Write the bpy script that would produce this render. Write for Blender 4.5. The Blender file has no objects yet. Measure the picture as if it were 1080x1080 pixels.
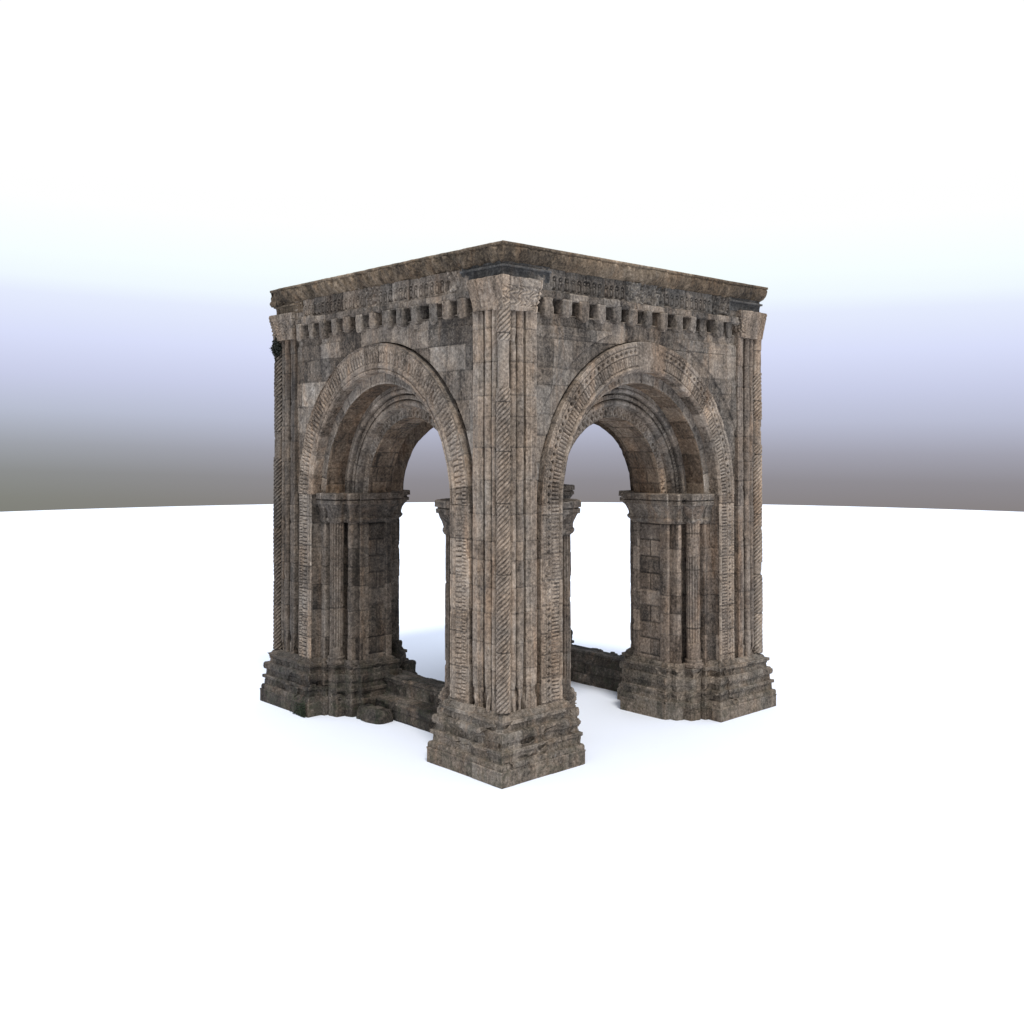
import bpy, math, random
import numpy as np
S=8.33; C=S/2; H=10.0; ZS=5.15; KZ=1.075
rng=np.random.RandomState(7)
scene=bpy.context.scene; col=scene.collection

# ------------------------------------------------------------------ noise
def _h(ix,iy,iz,seed):
    n=(ix.astype(np.int64)*374761393+iy.astype(np.int64)*668265263+iz.astype(np.int64)*2147483647+seed*974634777)&0xFFFFFFFF
    n=((n^(n>>13))*1274126177)&0xFFFFFFFF
    n=(n^(n>>16))&0xFFFFFFFF
    n=((n*2246822519)&0xFFFFFFFF); n=n^(n>>15)
    return (n&0xFFFFFF)/float(0xFFFFFF)
def noise(x,y,z,seed=0):
    x,y,z=np.broadcast_arrays(x,y,z)
    ix,iy,iz=np.floor(x),np.floor(y),np.floor(z)
    fx,fy,fz=x-ix,y-iy,z-iz
    fx=fx*fx*(3-2*fx);fy=fy*fy*(3-2*fy);fz=fz*fz*(3-2*fz)
    r=0
    for a in (0,1):
        for b in (0,1):
            for c in (0,1):
                w=(fx if a else 1-fx)*(fy if b else 1-fy)*(fz if c else 1-fz)
                r=r+w*_h(ix+a,iy+b,iz+c,seed)
    return r*2-1
def fbm(x,y,z,oct=3,seed=0):
    r=0;a=.5;f=1.
    for o in range(oct):
        r=r+a*noise(x*f,y*f,z*f,seed+o*17); a*=.5; f*=2.03
    return r
def hash1(a,b,seed=0):
    return _h(np.asarray(a,dtype=float),np.asarray(b,dtype=float),np.zeros_like(np.asarray(a,dtype=float)),seed)
def sstep(x,a,b):
    t=np.clip((x-a)/(b-a),0,1); return t*t*(3-2*t)

# ------------------------------------------------------------------ masonry blocks
def blocks(U,V,seed,hmin=.36,hmax=.6,wmin=.45,wmax=.85,vertical=True,jw=.014):
    """irregular ashlar: returns random value per block and a 0..1 joint mask"""
    r=np.random.RandomState(seed)
    e=np.concatenate([[-1.0],-1.0+np.cumsum(r.uniform(hmin,hmax,80))])
    row=np.clip(np.searchsorted(e,V)-1,0,79)
    dv=np.minimum(V-e[row],e[np.minimum(row+1,80)]-V)
    w=r.uniform(wmin,wmax,81)[row]; off=r.uniform(0,1,81)[row]*w
    if vertical:
        q=(U-off)/w; c=np.floor(q); f=q-c
        # nudge joints so that they are not evenly spaced
        du=np.minimum(f,1-f)*w
    else:
        c=np.zeros_like(U); du=np.full_like(U,9.)
    d=np.minimum(dv,du)
    return hash1(row,c,seed),hash1(row,c,seed+5),np.exp(-(d/jw)**2),row,dv

# ------------------------------------------------------------------ object helpers
def put(o,parent,kind=None,label=None,cat=None,group=None):
    col.objects.link(o)
    if parent is not None: o.parent=parent
    if kind: o['kind']=kind
    if label: o['label']=label
    if cat: o['category']=cat
    if group: o['group']=group
    return o
def batter(p):
    s=1+.028*np.clip(1-p[...,2]/8.,0,1)
    q=p.copy()
    q[...,0]=C+(p[...,0]-C)*s; q[...,1]=C+(p[...,1]-C)*s
    return q
MAPS={'front_right':(lambda u,v:(u,v),1),'front_left':(lambda u,v:(v,u),-1),
      'back_right':(lambda u,v:(S-v,u),1),'back_left':(lambda u,v:(u,S-v),-1)}
PM={'near':(lambda x,y:(x,y),1),'left':(lambda x,y:(x,S-y),-1),
    'right':(lambda x,y:(S-x,y),-1),'back':(lambda x,y:(S-x,S-y),1)}
def mesh_obj(name,V,F,mat,parent,attrs=None,smooth=True):
    me=bpy.data.meshes.new(name)
    V=np.ascontiguousarray(V,dtype=np.float32).reshape(-1,3)
    F=np.ascontiguousarray(F,dtype=np.int32)
    me.vertices.add(len(V)); me.vertices.foreach_set('co',V.ravel())
    n,k=F.shape
    me.loops.add(n*k); me.loops.foreach_set('vertex_index',F.ravel())
    me.polygons.add(n); me.polygons.foreach_set('loop_start',np.arange(0,n*k,k,dtype=np.int32))
    me.polygons.foreach_set('use_smooth',np.full(n,smooth))
    me.update(calc_edges=True)
    for an,av in (attrs or {}).items():
        a=me.attributes.new(an,'FLOAT','POINT')
        a.data.foreach_set('value',np.ascontiguousarray(np.broadcast_to(av,(len(V),)) if np.ndim(av)==0 else np.asarray(av).ravel(),dtype=np.float32))
    me.materials.append(mat)
    o=bpy.data.objects.new(name,me)
    return put(o,parent)
def sheet(name,P,mat,parent,h=None,mp=None,cs=False,tone=0.,warm=.5,mort=0.,flip=1,bat=True,cap=False):
    """P (ns,nt,3) in local (u,v,z); displaced along its normal by h; cs closes the first direction"""
    P=np.asarray(P,dtype=float)
    if h is not None:
        if cs: ds=np.roll(P,-1,0)-np.roll(P,1,0)
        else: ds=np.gradient(P,axis=0)
        dt=np.gradient(P,axis=1)
        N=np.cross(ds,dt); N/=np.maximum(np.linalg.norm(N,axis=2,keepdims=True),1e-9)
        P=P+N*(h*flip)[...,None]
    sg=flip
    if mp is not None:
        f,s=mp; x,y=f(P[...,0],P[...,1]); P=np.stack([x,y,P[...,2]],-1); sg*=s
    if bat: P=batter(P)
    ns,nt=P.shape[:2]
    I=np.arange(ns*nt).reshape(ns,nt)
    J=np.roll(I,-1,0) if cs else I[1:]
    I0=I if cs else I[:-1]
    a,b,c,d=I0[:,:-1],J[:,:-1],J[:,1:],I0[:,1:]
    F=np.stack([a,b,c,d],-1).reshape(-1,4)
    if sg<0: F=F[:,::-1]
    full=lambda t: np.broadcast_to(t,(ns,nt))
    return mesh_obj(name,P,F,mat,parent,{'tone':full(tone),'warm':full(warm),'mort':full(mort)})
def resample(pts,d,closed=False,keep=True):
    pts=[np.array(p,dtype=float) for p in pts]
    if closed: pts=pts+[pts[0]]
    out=[];L=[];acc=0
    for a,b in zip(pts[:-1],pts[1:]):
        l=np.linalg.norm(b-a); n=max(1,int(round(l/d)))
        for i in range(n):
            out.append(a+(b-a)*i/n); L.append(acc+l*i/n)
        acc+=l
    if not closed: out.append(pts[-1]);L.append(acc)
    return np.array(out),np.array(L)
def arc(cx,cy,r,a0,a1,n=8):
    return [(cx+r*math.cos(math.radians(a0+(a1-a0)*i/n)),cy+r*math.sin(math.radians(a0+(a1-a0)*i/n))) for i in range(n+1)]

# ------------------------------------------------------------------ materials
def nd(nt,t,**k):
    n=nt.nodes.new(t)
    for a,b in k.items():
        if a in ('operation','blend_type','data_type','noise_dimensions','attribute_name','feature','distance','interpolation','noise_type'): setattr(n,a,b)
    return n
def stone(name,stops,grime=.5,moss=0.,lichen=.3,seed=0.,bump=.6,dirt_low=0.,rough=.88):
    m=bpy.data.materials.new(name); m.use_nodes=True; nt=m.node_tree; nt.nodes.clear(); L=nt.links.new
    out=nd(nt,'ShaderNodeOutputMaterial'); bs=nd(nt,'ShaderNodeBsdfPrincipled'); L(bs.outputs[0],out.inputs[0])
    bs.inputs['Roughness'].default_value=rough; bs.inputs['Specular IOR Level'].default_value=.25
    geo=nd(nt,'ShaderNodeNewGeometry')
    def mapping(sc,off=0.):
        mp=nd(nt,'ShaderNodeMapping'); mp.inputs['Scale'].default_value=sc; mp.inputs['Location'].default_value=(seed+off,seed*.7,off)
        L(geo.outputs['Position'],mp.inputs['Vector']); return mp.outputs[0]
    def noi(v,scale,detail=4,rough=.6,dist=0.):
        n=nd(nt,'ShaderNodeTexNoise'); n.inputs['Scale'].default_value=scale; n.inputs['Detail'].default_value=detail
        n.inputs['Roughness'].default_value=rough; n.inputs['Distortion'].default_value=dist
        L(v,n.inputs['Vector']); return n.outputs['Fac']
    def math_(op,a,b=None,c=None,clamp=False):
        n=nd(nt,'ShaderNodeMath',operation=op); n.use_clamp=clamp
        for i,x in enumerate((a,b,c)):
            if x is None: continue
            if isinstance(x,(int,float)): n.inputs[i].default_value=x
            else: L(x,n.inputs[i])
        return n.outputs[0]
    def rng_(x,a,b,c=0.,d=1.):
        n=nd(nt,'ShaderNodeMapRange'); n.inputs[1].default_value=a;n.inputs[2].default_value=b;n.inputs[3].default_value=c;n.inputs[4].default_value=d
        L(x,n.inputs[0]); return n.outputs[0]
    def mix(bt,f,a,b):
        n=nd(nt,'ShaderNodeMix',data_type='RGBA',blend_type=bt)
        if isinstance(f,(int,float)): n.inputs[0].default_value=f
        else: L(f,n.inputs[0])
        for i,x in ((6,a),(7,b)):
            if isinstance(x,tuple): n.inputs[i].default_value=(*x,1)
            else: L(x,n.inputs[i])
        return n.outputs[2]
    def attr(a):
        n=nd(nt,'ShaderNodeAttribute',attribute_name=a); return n.outputs['Fac']
    iso=mapping((1,1,1)); streak=mapping((1,1,.12),3.1)
    n_big=noi(iso,.55,3,.55,.4); n_mid=noi(iso,2.6,5,.65,.3); n_fine=noi(iso,19,5,.75); n_grain=noi(iso,70,3,.8)
    n_str=noi(streak,3.2,5,.7,.2); n_str2=noi(streak,9,4,.7)
    t=math_('MULTIPLY',attr('tone'),.17)
    t=math_('ADD',t,rng_(n_mid,.3,.7,-.09,.10)); t=math_('ADD',t,rng_(n_fine,.32,.68,-.27,.27)); t=math_('ADD',t,rng_(noi(iso,8,5,.7,.4),.32,.68,-.11,.11)); t=math_('ADD',t,rng_(n_grain,.3,.7,-.09,.09))
    t=math_('ADD',t,rng_(n_str,.35,.65,-.15,.13)); t=math_('ADD',t,rng_(n_str2,.35,.65,-.03,.03))
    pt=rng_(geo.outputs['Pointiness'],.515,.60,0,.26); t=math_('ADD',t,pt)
    t=math_('ADD',t,.34,clamp=True)
    cr=nd(nt,'ShaderNodeValToRGB'); el=cr.color_ramp.elements
    el[0].position=0; el[0].color=(*stops[0],1); el[1].position=1; el[1].color=(*stops[-1],1)
    for i,s in enumerate(stops[1:-1]):
        e=el.new((i+1)/(len(stops)-1)); e.color=(*s,1)
    L(t,cr.inputs[0]); c=cr.outputs[0]
    # warm / cool drift per block and in patches
    w=math_('ADD',math_('MULTIPLY',attr('warm'),.4),rng_(noi(iso,1.3,4,.6,.5),.35,.65,-.15,.5))
    w=math_('ADD',w,0.,clamp=True)
    c=mix('MULTIPLY',1.,c,mix('MIX',w,(.95,.98,1.02),(1.08,.98,.89)))
    # rust brown bleeding
    rb=rng_(noi(streak,2.1,6,.75,.6),.52,.68,0,.42); c=mix('MIX',rb,c,mix('MULTIPLY',1.,c,(1.25,.92,.64)))
    # black crust in streaks and blotches
    g=math_('MULTIPLY',rng_(n_big,.40,.66),rng_(noi(streak,1.7,6,.72,.5),.40,.62)); g=math_('MULTIPLY',g,grime,clamp=True)
    c=mix('MIX',g,c,mix('MULTIPLY',1.,c,(.36,.36,.38)))
    # pale lichen and salt crust
    l=math_('MULTIPLY',rng_(noi(iso,7.5,6,.8,.2),.60,.70),rng_(noi(iso,.9,2,.5),.45,.62)); l=math_('MULTIPLY',l,lichen,clamp=True)
    c=mix('MIX',l,c,(.36,.35,.33))
    sp=math_('MULTIPLY',rng_(noi(iso,38,3,.8),.66,.74),.45*lichen+.12); c=mix('MIX',sp,c,(.34,.33,.30))
    pit=rng_(noi(iso,46,3,.75),.33,.27,0,.6); c=mix('MIX',pit,c,(.018,.016,.014))
    if moss>0:
        mz=math_('MULTIPLY',rng_(noi(iso,3.1,6,.75,.4),.47,.62),moss)
        sx=nd(nt,'ShaderNodeSeparateXYZ'); L(geo.outputs['Position'],sx.inputs[0])
        mz=math_('MULTIPLY',mz,rng_(sx.outputs[2],1.5,.1,.1,1.),clamp=True)
        c=mix('MIX',mz,c,(.035,.042,.022))
    c=mix('MIX',math_('MULTIPLY',attr('mort'),.62,clamp=True),c,(.022,.019,.017))
    L(c,bs.inputs['Base Color'])
    hgt=math_('ADD',math_('MULTIPLY',n_fine,.6),math_('MULTIPLY',n_grain,.22)); hgt=math_('ADD',hgt,math_('MULTIPLY',n_mid,.8))
    hgt=math_('SUBTRACT',hgt,math_('MULTIPLY',pit,.25)); hgt=math_('SUBTRACT',hgt,math_('MULTIPLY',attr('mort'),.5))
    b=nd(nt,'ShaderNodeBump'); b.inputs['Strength'].default_value=bump; b.inputs['Distance'].default_value=.035
    L(hgt,b.inputs['Height']); L(b.outputs[0],bs.inputs['Normal'])
    return m
K=1.78
def sc(*s): return [tuple(K*k*a*b for a,b in zip(x,(1.03,.985,.925))) for x,k in zip(s,(.7,.88,1.04,1.15))]
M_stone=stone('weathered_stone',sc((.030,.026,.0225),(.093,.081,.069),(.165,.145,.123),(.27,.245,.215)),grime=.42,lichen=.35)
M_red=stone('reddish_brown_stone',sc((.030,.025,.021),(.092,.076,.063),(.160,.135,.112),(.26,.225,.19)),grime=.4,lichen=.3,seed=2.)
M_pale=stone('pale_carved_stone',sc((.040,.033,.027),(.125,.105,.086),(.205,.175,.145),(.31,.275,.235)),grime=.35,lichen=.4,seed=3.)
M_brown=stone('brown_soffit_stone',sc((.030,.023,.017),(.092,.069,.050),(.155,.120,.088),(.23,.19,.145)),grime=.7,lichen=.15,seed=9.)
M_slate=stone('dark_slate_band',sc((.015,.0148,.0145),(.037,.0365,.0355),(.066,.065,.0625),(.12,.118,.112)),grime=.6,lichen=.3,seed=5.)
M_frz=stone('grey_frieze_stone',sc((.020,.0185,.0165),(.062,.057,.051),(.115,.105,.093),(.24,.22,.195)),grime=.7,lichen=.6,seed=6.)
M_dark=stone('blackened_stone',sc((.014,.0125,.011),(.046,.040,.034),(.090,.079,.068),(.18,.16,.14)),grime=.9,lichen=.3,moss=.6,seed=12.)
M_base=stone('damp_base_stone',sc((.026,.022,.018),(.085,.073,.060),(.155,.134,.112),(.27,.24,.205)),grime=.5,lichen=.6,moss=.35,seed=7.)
M_jamb=stone('dark_jamb_stone',sc((.018,.016,.0135),(.060,.051,.043),(.112,.097,.082),(.20,.175,.152)),grime=.8,lichen=.2,moss=.2,seed=21.)  # darker stone ramp for fluted columns, imposts and the left pier
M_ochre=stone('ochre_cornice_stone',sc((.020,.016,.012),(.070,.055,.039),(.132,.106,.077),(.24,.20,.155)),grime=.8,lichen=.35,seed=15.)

# ------------------------------------------------------------------ carved patterns (metres; s runs along, w across 0..1)
def carve_right(s,w):
    """beads, drilled lozenges and small dentils"""
    h=np.zeros_like(s)
    bead=(w>.03)&(w<.17); q=np.abs(((s/.062)%1)-.5)*2
    h=np.where(bead,.028*np.sqrt(np.clip(1-q**2,0,1))*np.sin(np.clip((w-.03)/.14,0,1)*np.pi)-.006,h)
    loz=(w>=.19)&(w<.45); a=np.abs(((s/.14)%1)-.5)*2; b=np.abs((w-.32)/.13)
    h=np.where(loz,.014-.085*sstep(.66-(a+b*.8),0,.22),h)
    b2=(w>=.48)&(w<.84); q=((s/.074)%1); h=np.where(b2,np.where((q>.36),.016,-.040),h)
    h=np.where((w>=.84)&(w<.88),-.035,h)
    h=np.where((np.abs(w-.18)<.014)|(np.abs(w-.465)<.014),-.03,h)
    h=np.where(w>.88,.022*np.sin((w-.88)/.12*np.pi),h)
    h=h-.026*((w>.47)&(w<.87))-.012*((w>.18)&(w<=.47))
    return h
def carve_left(s,w):
    """roll, radial leaf bars and a drilled edge"""
    h=np.zeros_like(s)
    h=np.where((w>.02)&(w<.10),-.03,h)
    lf=(w>.34)&(w<.68); q=((s/.10+.35*w)%1); h=np.where(lf,.024*np.sin(q*np.pi)**.6-.045*(q<.24),h)
    dr=(w>.12)&(w<.31); q=((s/.066-.3*w)%1); h=np.where(dr,np.where(q>.38,.010,-.026),h)
    h=np.where((w>.72)&(w<.90),.022*np.sqrt(np.clip(1-((w-.81)/.09)**2,0,1)),h)
    h=np.where((w>.90)&(w<.94),-.035,h)
    h=h-.022*((w>.33)&(w<.71))-.010*((w>.71)&(w<.90))
    return h
def carve_net(s,w):
    a=np.abs(((s/.15+w*1.0)%1)-.5)*2; b=np.abs(((s/.15-w*1.0)%1)-.5)*2
    return -.055*sstep(np.minimum(a,b),.25,.7)*((w>.12)&(w<.88))

def rough(P,seed,amp=1.,off=0.):
    x,y,z=P[...,0]+off,P[...,1]+off*.37,P[...,2]
    h=.010*fbm(x*9,y*9,z*9,3,seed)+.014*fbm(x*2.2,y*2.2,z*2.2,2,seed+3)
    chip=sstep(fbm(x*4.2,y*4.2,z*4.2,4,seed+9),.27,.42)
    return amp*(h-.022*chip)

# ------------------------------------------------------------------ root
root=bpy.data.objects.new('stone_pavilion',None)
put(root,None,label='weathered brown stone pavilion with carved round arches on four corner piers',cat='pavilion')

# ------------------------------------------------------------------ piers
half=[(.26,.26),(.295,.31)]+arc(.365,.135,.062,140,400,8)+[(.43,.31),(.455,.31)]+arc(.535,.13,.076,145,395,9)+[(.615,.32),(.685,.32),(.69,.11),(.77,.10),(.78,.075),(.93,.075),(.94,.30),(1.08,.30),(1.085,.11),(1.62,.11),(1.62,.35),(1.70,.35),(1.72,.33),(1.86,.33),(1.87,.36),(1.87,.70),(1.95,.80),(2.22,.88),(2.29,.88)]+arc(2.38,.71,.085,150,330,7)+[(2.455,.90),(2.475,.90),(2.49,.84),(2.55,.84),(2.56,.90),(2.56,1.06),(2.53,1.075),(2.53,1.70),(2.56,1.86)]
def full_outline(hf,inner):
    a=list(hf)+[inner]
    b=[(y,x) for x,y in reversed(hf)]
    return a+b
def pier_outline(inner=1.86): return full_outline(half[:-2]+[(2.53,inner-.16),(2.56,inner-.145),(2.56,inner)],(inner,inner))
A_=[(.09,.09),(1.66,.09),(1.66,.30),(1.86,.30),(1.86,.44),(1.93,.36),(2.19,.40),(2.22,.60),(2.30,.58),(2.47,.62),(2.47,.78),(2.57,.80),(2.57,1.88)]
B_=[(-.30,-.30),(1.92,-.30),(1.92,.05),(2.01,.08),(2.02,.24),(2.08,.16),(2.34,.22),(2.36,.42),(2.42,.42),(2.57,.48),(2.58,.64),(2.70,.70),(2.73,2.05)]
B_=[(C+(x-C)/1.028,C+(y-C)/1.028) for x,y in B_]
PROF=[(0,1.0),(.265,1.0),(.27,1.03),(.305,1.03),(.31,.94),(.33,.97),(.38,.97),(.42,.90),(.425,.70),(.575,.68),(.58,.84),(.60,.88),(.655,.88),(.66,.80),(.665,.58),(.79,.57),(.795,.70),(.82,.79),(.87,.83),(.93,.81),(.97,.72),(.975,.42),(1.05,.40),(1.11,.38),(1.115,.58),(1.13,.62),(1.19,.62),(1.195,.30),(1.26,.20),(1.30,-.05)]
def joints_in(zs,joints,d=.012):
    z=list(zs)
    for j in joints: z+= [j-d,j,j+d]
    return np.array(sorted(set(np.round(z,4))))
def pier_body(part,outl,za,zb_,which,seed,res,ms,mp,inner,parent):
    O,Ls=resample(outl,res,closed=True)
    r=np.random.RandomState(seed)
    js=[];z=1.28
    while z<8.8: z+=r.uniform(.36,.66); js.append(z)
    zz=joints_in(np.append(np.arange(za,zb_-.01,.03 if res<.05 else .06),zb_),[j for j in js if za+.03<j<zb_-.03])
    P=np.zeros((len(O),len(zz),3)); P[...,0]=O[:,0,None];P[...,1]=O[:,1,None];P[...,2]=zz[None]
    Sg=np.broadcast_to(Ls[:,None],P.shape[:2]); Z=P[...,2]
    row=np.searchsorted(js,Z)
    d=np.full(Z.shape,9.)
    for j in js: d=np.minimum(d,np.abs(Z-j))
    mort=np.exp(-(d/.014)**2)
    colm=np.floor(Sg/.34+hash1(row,row*0,seed)*3)
    tone=hash1(row,colm,seed)*2-1; warm=hash1(row,colm,seed+2)
    clu=(np.minimum(P[...,0],P[...,1])<.27)&(np.maximum(P[...,0],P[...,1])<.94)
    mort=mort*np.where(clu,.45,.55)
    h=rough(P,seed,.7)+np.where(clu,.004,.007)*(hash1(row,colm,seed+4)*2-1)-.012*mort
    # block pattern sunk into the jamb panel
    for a,b in ((0,1),(1,0)):
        X,Y=P[...,a],P[...,b]
        pan=(np.abs(X-2.53)<.004)&(Y>1.08)&(Y<inner-.16)&(Z<4.6)
        bh=.385; q=(Z-1.4)/bh; rr=np.floor(q); f=q-rr; dz=np.minimum(f,1-f)*bh
        dy=np.where(rr%2==0,np.abs(Y-(inner+.92)/2),9.)
        g=np.exp(-(np.minimum(dz,dy)/.017)**2)
        h=np.where(pan,.3*h-.035*g,h); mort=np.where(pan,g,mort)
        tone=np.where(pan,hash1(rr,np.where(rr%2==0,np.floor(Y/1.39),0),seed+8)*2-1,tone)
    # lost and broken lengths of the shafts at the foot
    low=sstep(1.9-Z,0,.5); cl=(np.minimum(P[...,0],P[...,1])<.24)&(np.maximum(P[...,0],P[...,1])<.95)
    h=h-np.where(cl,.05*low*sstep(fbm(P[...,0]*7,P[...,1]*7,Z*3,3,seed+31),.0,.2),0)
    # foot and head blocks that close the reeding
    foot=cl&(Z<1.62-.10*np.abs(np.sin(Sg*16)))
    tone=np.where(clu,tone*.45+.1,tone)
    return sheet(part,P,ms,parent or root,h,mp,cs=True,tone=tone,warm=warm,mort=mort,flip=1)

def make_pier(which,seed,res,mats):
    mp=PM[which]; ms,mb,mj,mc=mats
    r=np.random.RandomState(seed)
    inner=1.70 if which=='left' else 1.86
    # below the springing the whole splayed pier, above it only the corner cluster of shafts
    kk=half.index((.94,.30)); hi=full_outline(half[:kk+1]+[(1.0,.34)],(1.0,1.0))
    pier=None
    for part,outl,za,zb_ in (('pier',pier_outline(inner),1.22,ZS+.03),('upper_shafts',hi,ZS+.03,8.90)):
        o_=pier_body(part,outl,za,zb_,which,seed,res,ms,mp,inner,pier)
        if pier is None: pier=o_
    pier['label']={'near':'nearest pier with pale shafts','left':'dark stained pier','right':'brown pier with fluted column','back':'farthest pier seen through the arches'}[which]
    if True:
        pass
    # base
    dd=1.86-inner; a=full_outline(A_[:-1]+[(2.57,inner+.02)],(inner+.02,)*2); b=full_outline(B_[:-1]+[(B_[-1][0],B_[-1][1]-dd)],(C+(2.05-C)/1.028-dd,)*2)
    a=a[:-1] if a[0]==a[-1] else a; b=b[:-1] if len(b)>len(a) else b
    nA=[];nB=[];LL=[];acc=0
    for i in range(len(a)):
        p,q=np.array(a[i]),np.array(a[(i+1)%len(a)]); p2,q2=np.array(b[i]),np.array(b[(i+1)%len(a)])
        l=np.linalg.norm(q2-p2); n=max(1,int(round(l/res)))
        for k in range(n):
            nA.append(p+(q-p)*k/n); nB.append(p2+(q2-p2)*k/n); LL.append(acc+l*k/n)
        acc+=l
    nA=np.array(nA);nB=np.array(nB);LL=np.array(LL)
    pr,_=resample([(z_,(.82*o_+.18*float(np.interp(z_,[0,.3,.6,1.2,1.3],[1.,1.,.88,.5,.0])))*.38) for z_,o_ in PROF],min(res,.03)*.5)
    zb=pr[:,0]; ob=pr[:,1]/.38
    P=np.zeros((len(nA),len(zb),3)); 
    # ledges slide along their own lines: each length of moulding is a separate, slightly shifted stone
    P[...,:2]=nA[:,None,:]+(nB-nA)[:,None,:]*ob[None,:,None]; P[...,2]=zb[None]
    Sg=np.broadcast_to(LL[:,None],P.shape[:2]);Z=P[...,2]
    e=np.array([0,.308,.422,.662,.972,1.112,1.4]); row=np.searchsorted(e,Z)-1
    w=np.array([.9,.7,.8,.65,.85,.9,.7])[np.clip(row,0,6)]; q=Sg/w+hash1(row,row*0,seed+6); c_=np.floor(q); f=q-c_
    mort=np.exp(-(np.minimum(f,1-f)*w/.014)**2)*.8
    tone=hash1(row,c_,seed+7)*2-1; warm=hash1(row,c_,seed+9)
    big=fbm(P[...,0]*1.7,P[...,1]*1.7,Z*2.6,3,seed+40)
    brk=sstep(big,.17,.21)*sstep(Z,.25,.40)*sstep(1.22-Z,0,.1)
    h=rough(P,seed+11,.16)+.012*fbm(P[...,0]*1.5,P[...,1]*1.5,Z*1.5,2,seed+12)-.010*mort+.010*(hash1(row,c_,seed+13)*2-1)
    h=h-brk*(.06+.03*fbm(P[...,0]*8,P[...,1]*8,Z*8,2,seed+41))
    h=h-.025*sstep(fbm(P[...,0]*3.0,P[...,1]*3.5,Z*4,3,seed+45),.24,.32)*sstep(Z,.2,.3)
    P[...,2]+= .035*fbm(P[...,0]*1.3,P[...,1]*1.3,Z*0,2,seed+50)*sstep(Z,.05,.3)
    hd=nB-nA; hd/=np.maximum(np.linalg.norm(hd,axis=1,keepdims=True),1e-6)
    P[...,:2]+=hd[:,None]*h[...,None]      # stones are worn back horizontally so that the ledges stay crisp
    bo=sheet('pier_base',P,mb,pier,None,mp,cs=True,tone=tone*.5,warm=warm,mort=mort*.6)
    # corner spiral column
    def column(name,cx,cy,r0,z0,z1,fn,m,nth=120,dz=.0105,plain=()):
        th=np.arange(nth)/nth*2*np.pi; zc=np.arange(z0,z1,dz)
        T,Z=np.meshgrid(th,zc,indexing='ij')
        rad=np.full(T.shape,r0)
        jj=[z0];
        rr=np.random.RandomState(seed+int(cx*97)); 
        while jj[-1]<z1: jj.append(jj[-1]+rr.uniform(.75,1.5))
        rw=np.searchsorted(jj,Z); d=np.min(np.abs(Z[...,None]-np.array(jj)[None,None]),-1)
        mort=np.exp(-(d/.011)**2)
        pl=np.zeros(T.shape,bool)
        for a,b in plain: pl|=(Z>a)&(Z<b)
        hh=np.where(pl,.004,fn(T,Z,rw))
        P=np.stack([cx+rad*np.cos(T),cy+rad*np.sin(T),Z],-1)
        h=hh+rough(P,seed+60,.7)-.010*mort+.005*(hash1(rw,rw*0,seed+61)*2-1)
        return sheet(name,P,m,pier,h,mp,cs=True,tone=hash1(rw,rw*0,seed+62)*.6-.1,warm=hash1(rw,rw*0,seed+63),mort=mort)
    twist=(1 if which in('near','back') else -1)
    # spiral fillets rise the same way round on every column
    tf=lambda T,Z,rw:(.044*np.abs(np.sin((7*T*twist-2*np.pi*Z/.095)/2+rw*1.1))**.8-.016)
    column('spiral_column',.132,.132,.108,1.30,8.86,tf,mc,plain={'near':((7.35,8.22),),'left':((6.0,6.6),),'right':((8.0,8.9),(6.3,6.9),(3.2,3.5)),'back':()}[which])
    ff=lambda T,Z,rw:(-.034*np.clip(np.cos(14*T),0,1)**.7)
    for cx,cy,pl in ((2.06,.52,((3.75,4.2),(1.2,1.75)) if which=='right' else ((1.2,1.6),)),(.52,2.06,((1.2,1.6),))):
        fc=column('fluted_column',cx,cy,.158,1.28,4.66,ff,mj if which!='right' else ms,nth=96,dz=.03,plain=pl)
        # foot torus and cushion neck of the colonnette
        for nm,prof in (('column_foot',[(1.16,.20),(1.20,.235),(1.26,.235),(1.30,.19),(1.32,.20),(1.36,.20),(1.38,.165)]),
                        ('column_neck',[(4.50,.16),(4.52,.185),(4.56,.19),(4.60,.165),(4.70,.20),(4.85,.27),(4.95,.30)])):
            pr2,_=resample(prof,.012); th=np.arange(48)/48*2*np.pi
            Pq=np.stack([cx+pr2[None,:,1]*np.cos(th)[:,None],cy+pr2[None,:,1]*np.sin(th)[:,None],np.broadcast_to(pr2[None,:,0],(48,len(pr2)))],-1)
            # third level stays at pier level so nothing is nested deeper
            sheet(nm,Pq,mj if which!='right' else ms,pier,rough(Pq,seed+70,1.),mp,cs=True,tone=0.,warm=.5)
    # imposts, one under each arch springing
    imp=[(1.67,.345),(1.86,.325),(1.87,.42),(1.93,.37),(2.20,.42),(2.23,.66),(2.32,.62),(2.45,.62),(2.47,.80),(2.57,.83),(2.57,inner+.01)]
    off=[(.04,-.22),(.12,-.23),(.10,-.02),(.02,-.27),(.27,-.22),(.24,-.02),(.06,-.10),(.24,-.20),(.20,-.02),(.25,-.20),(.26,.24)]
    ip=[(4.50,.0),(4.52,.10),(4.56,.24),(4.60,.24),(4.63,.10),(4.68,.10),(4.76,.20),(4.84,.40),(4.90,.62),(4.925,.68),(4.93,.90),(5.02,.92),(5.025,.74),(5.05,.74),(5.055,1.02),(5.17,1.0),(5.185,.95),(5.19,.2),(5.19,-.6)]
    fl=.60 if which in ('near','back') else .74
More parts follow.
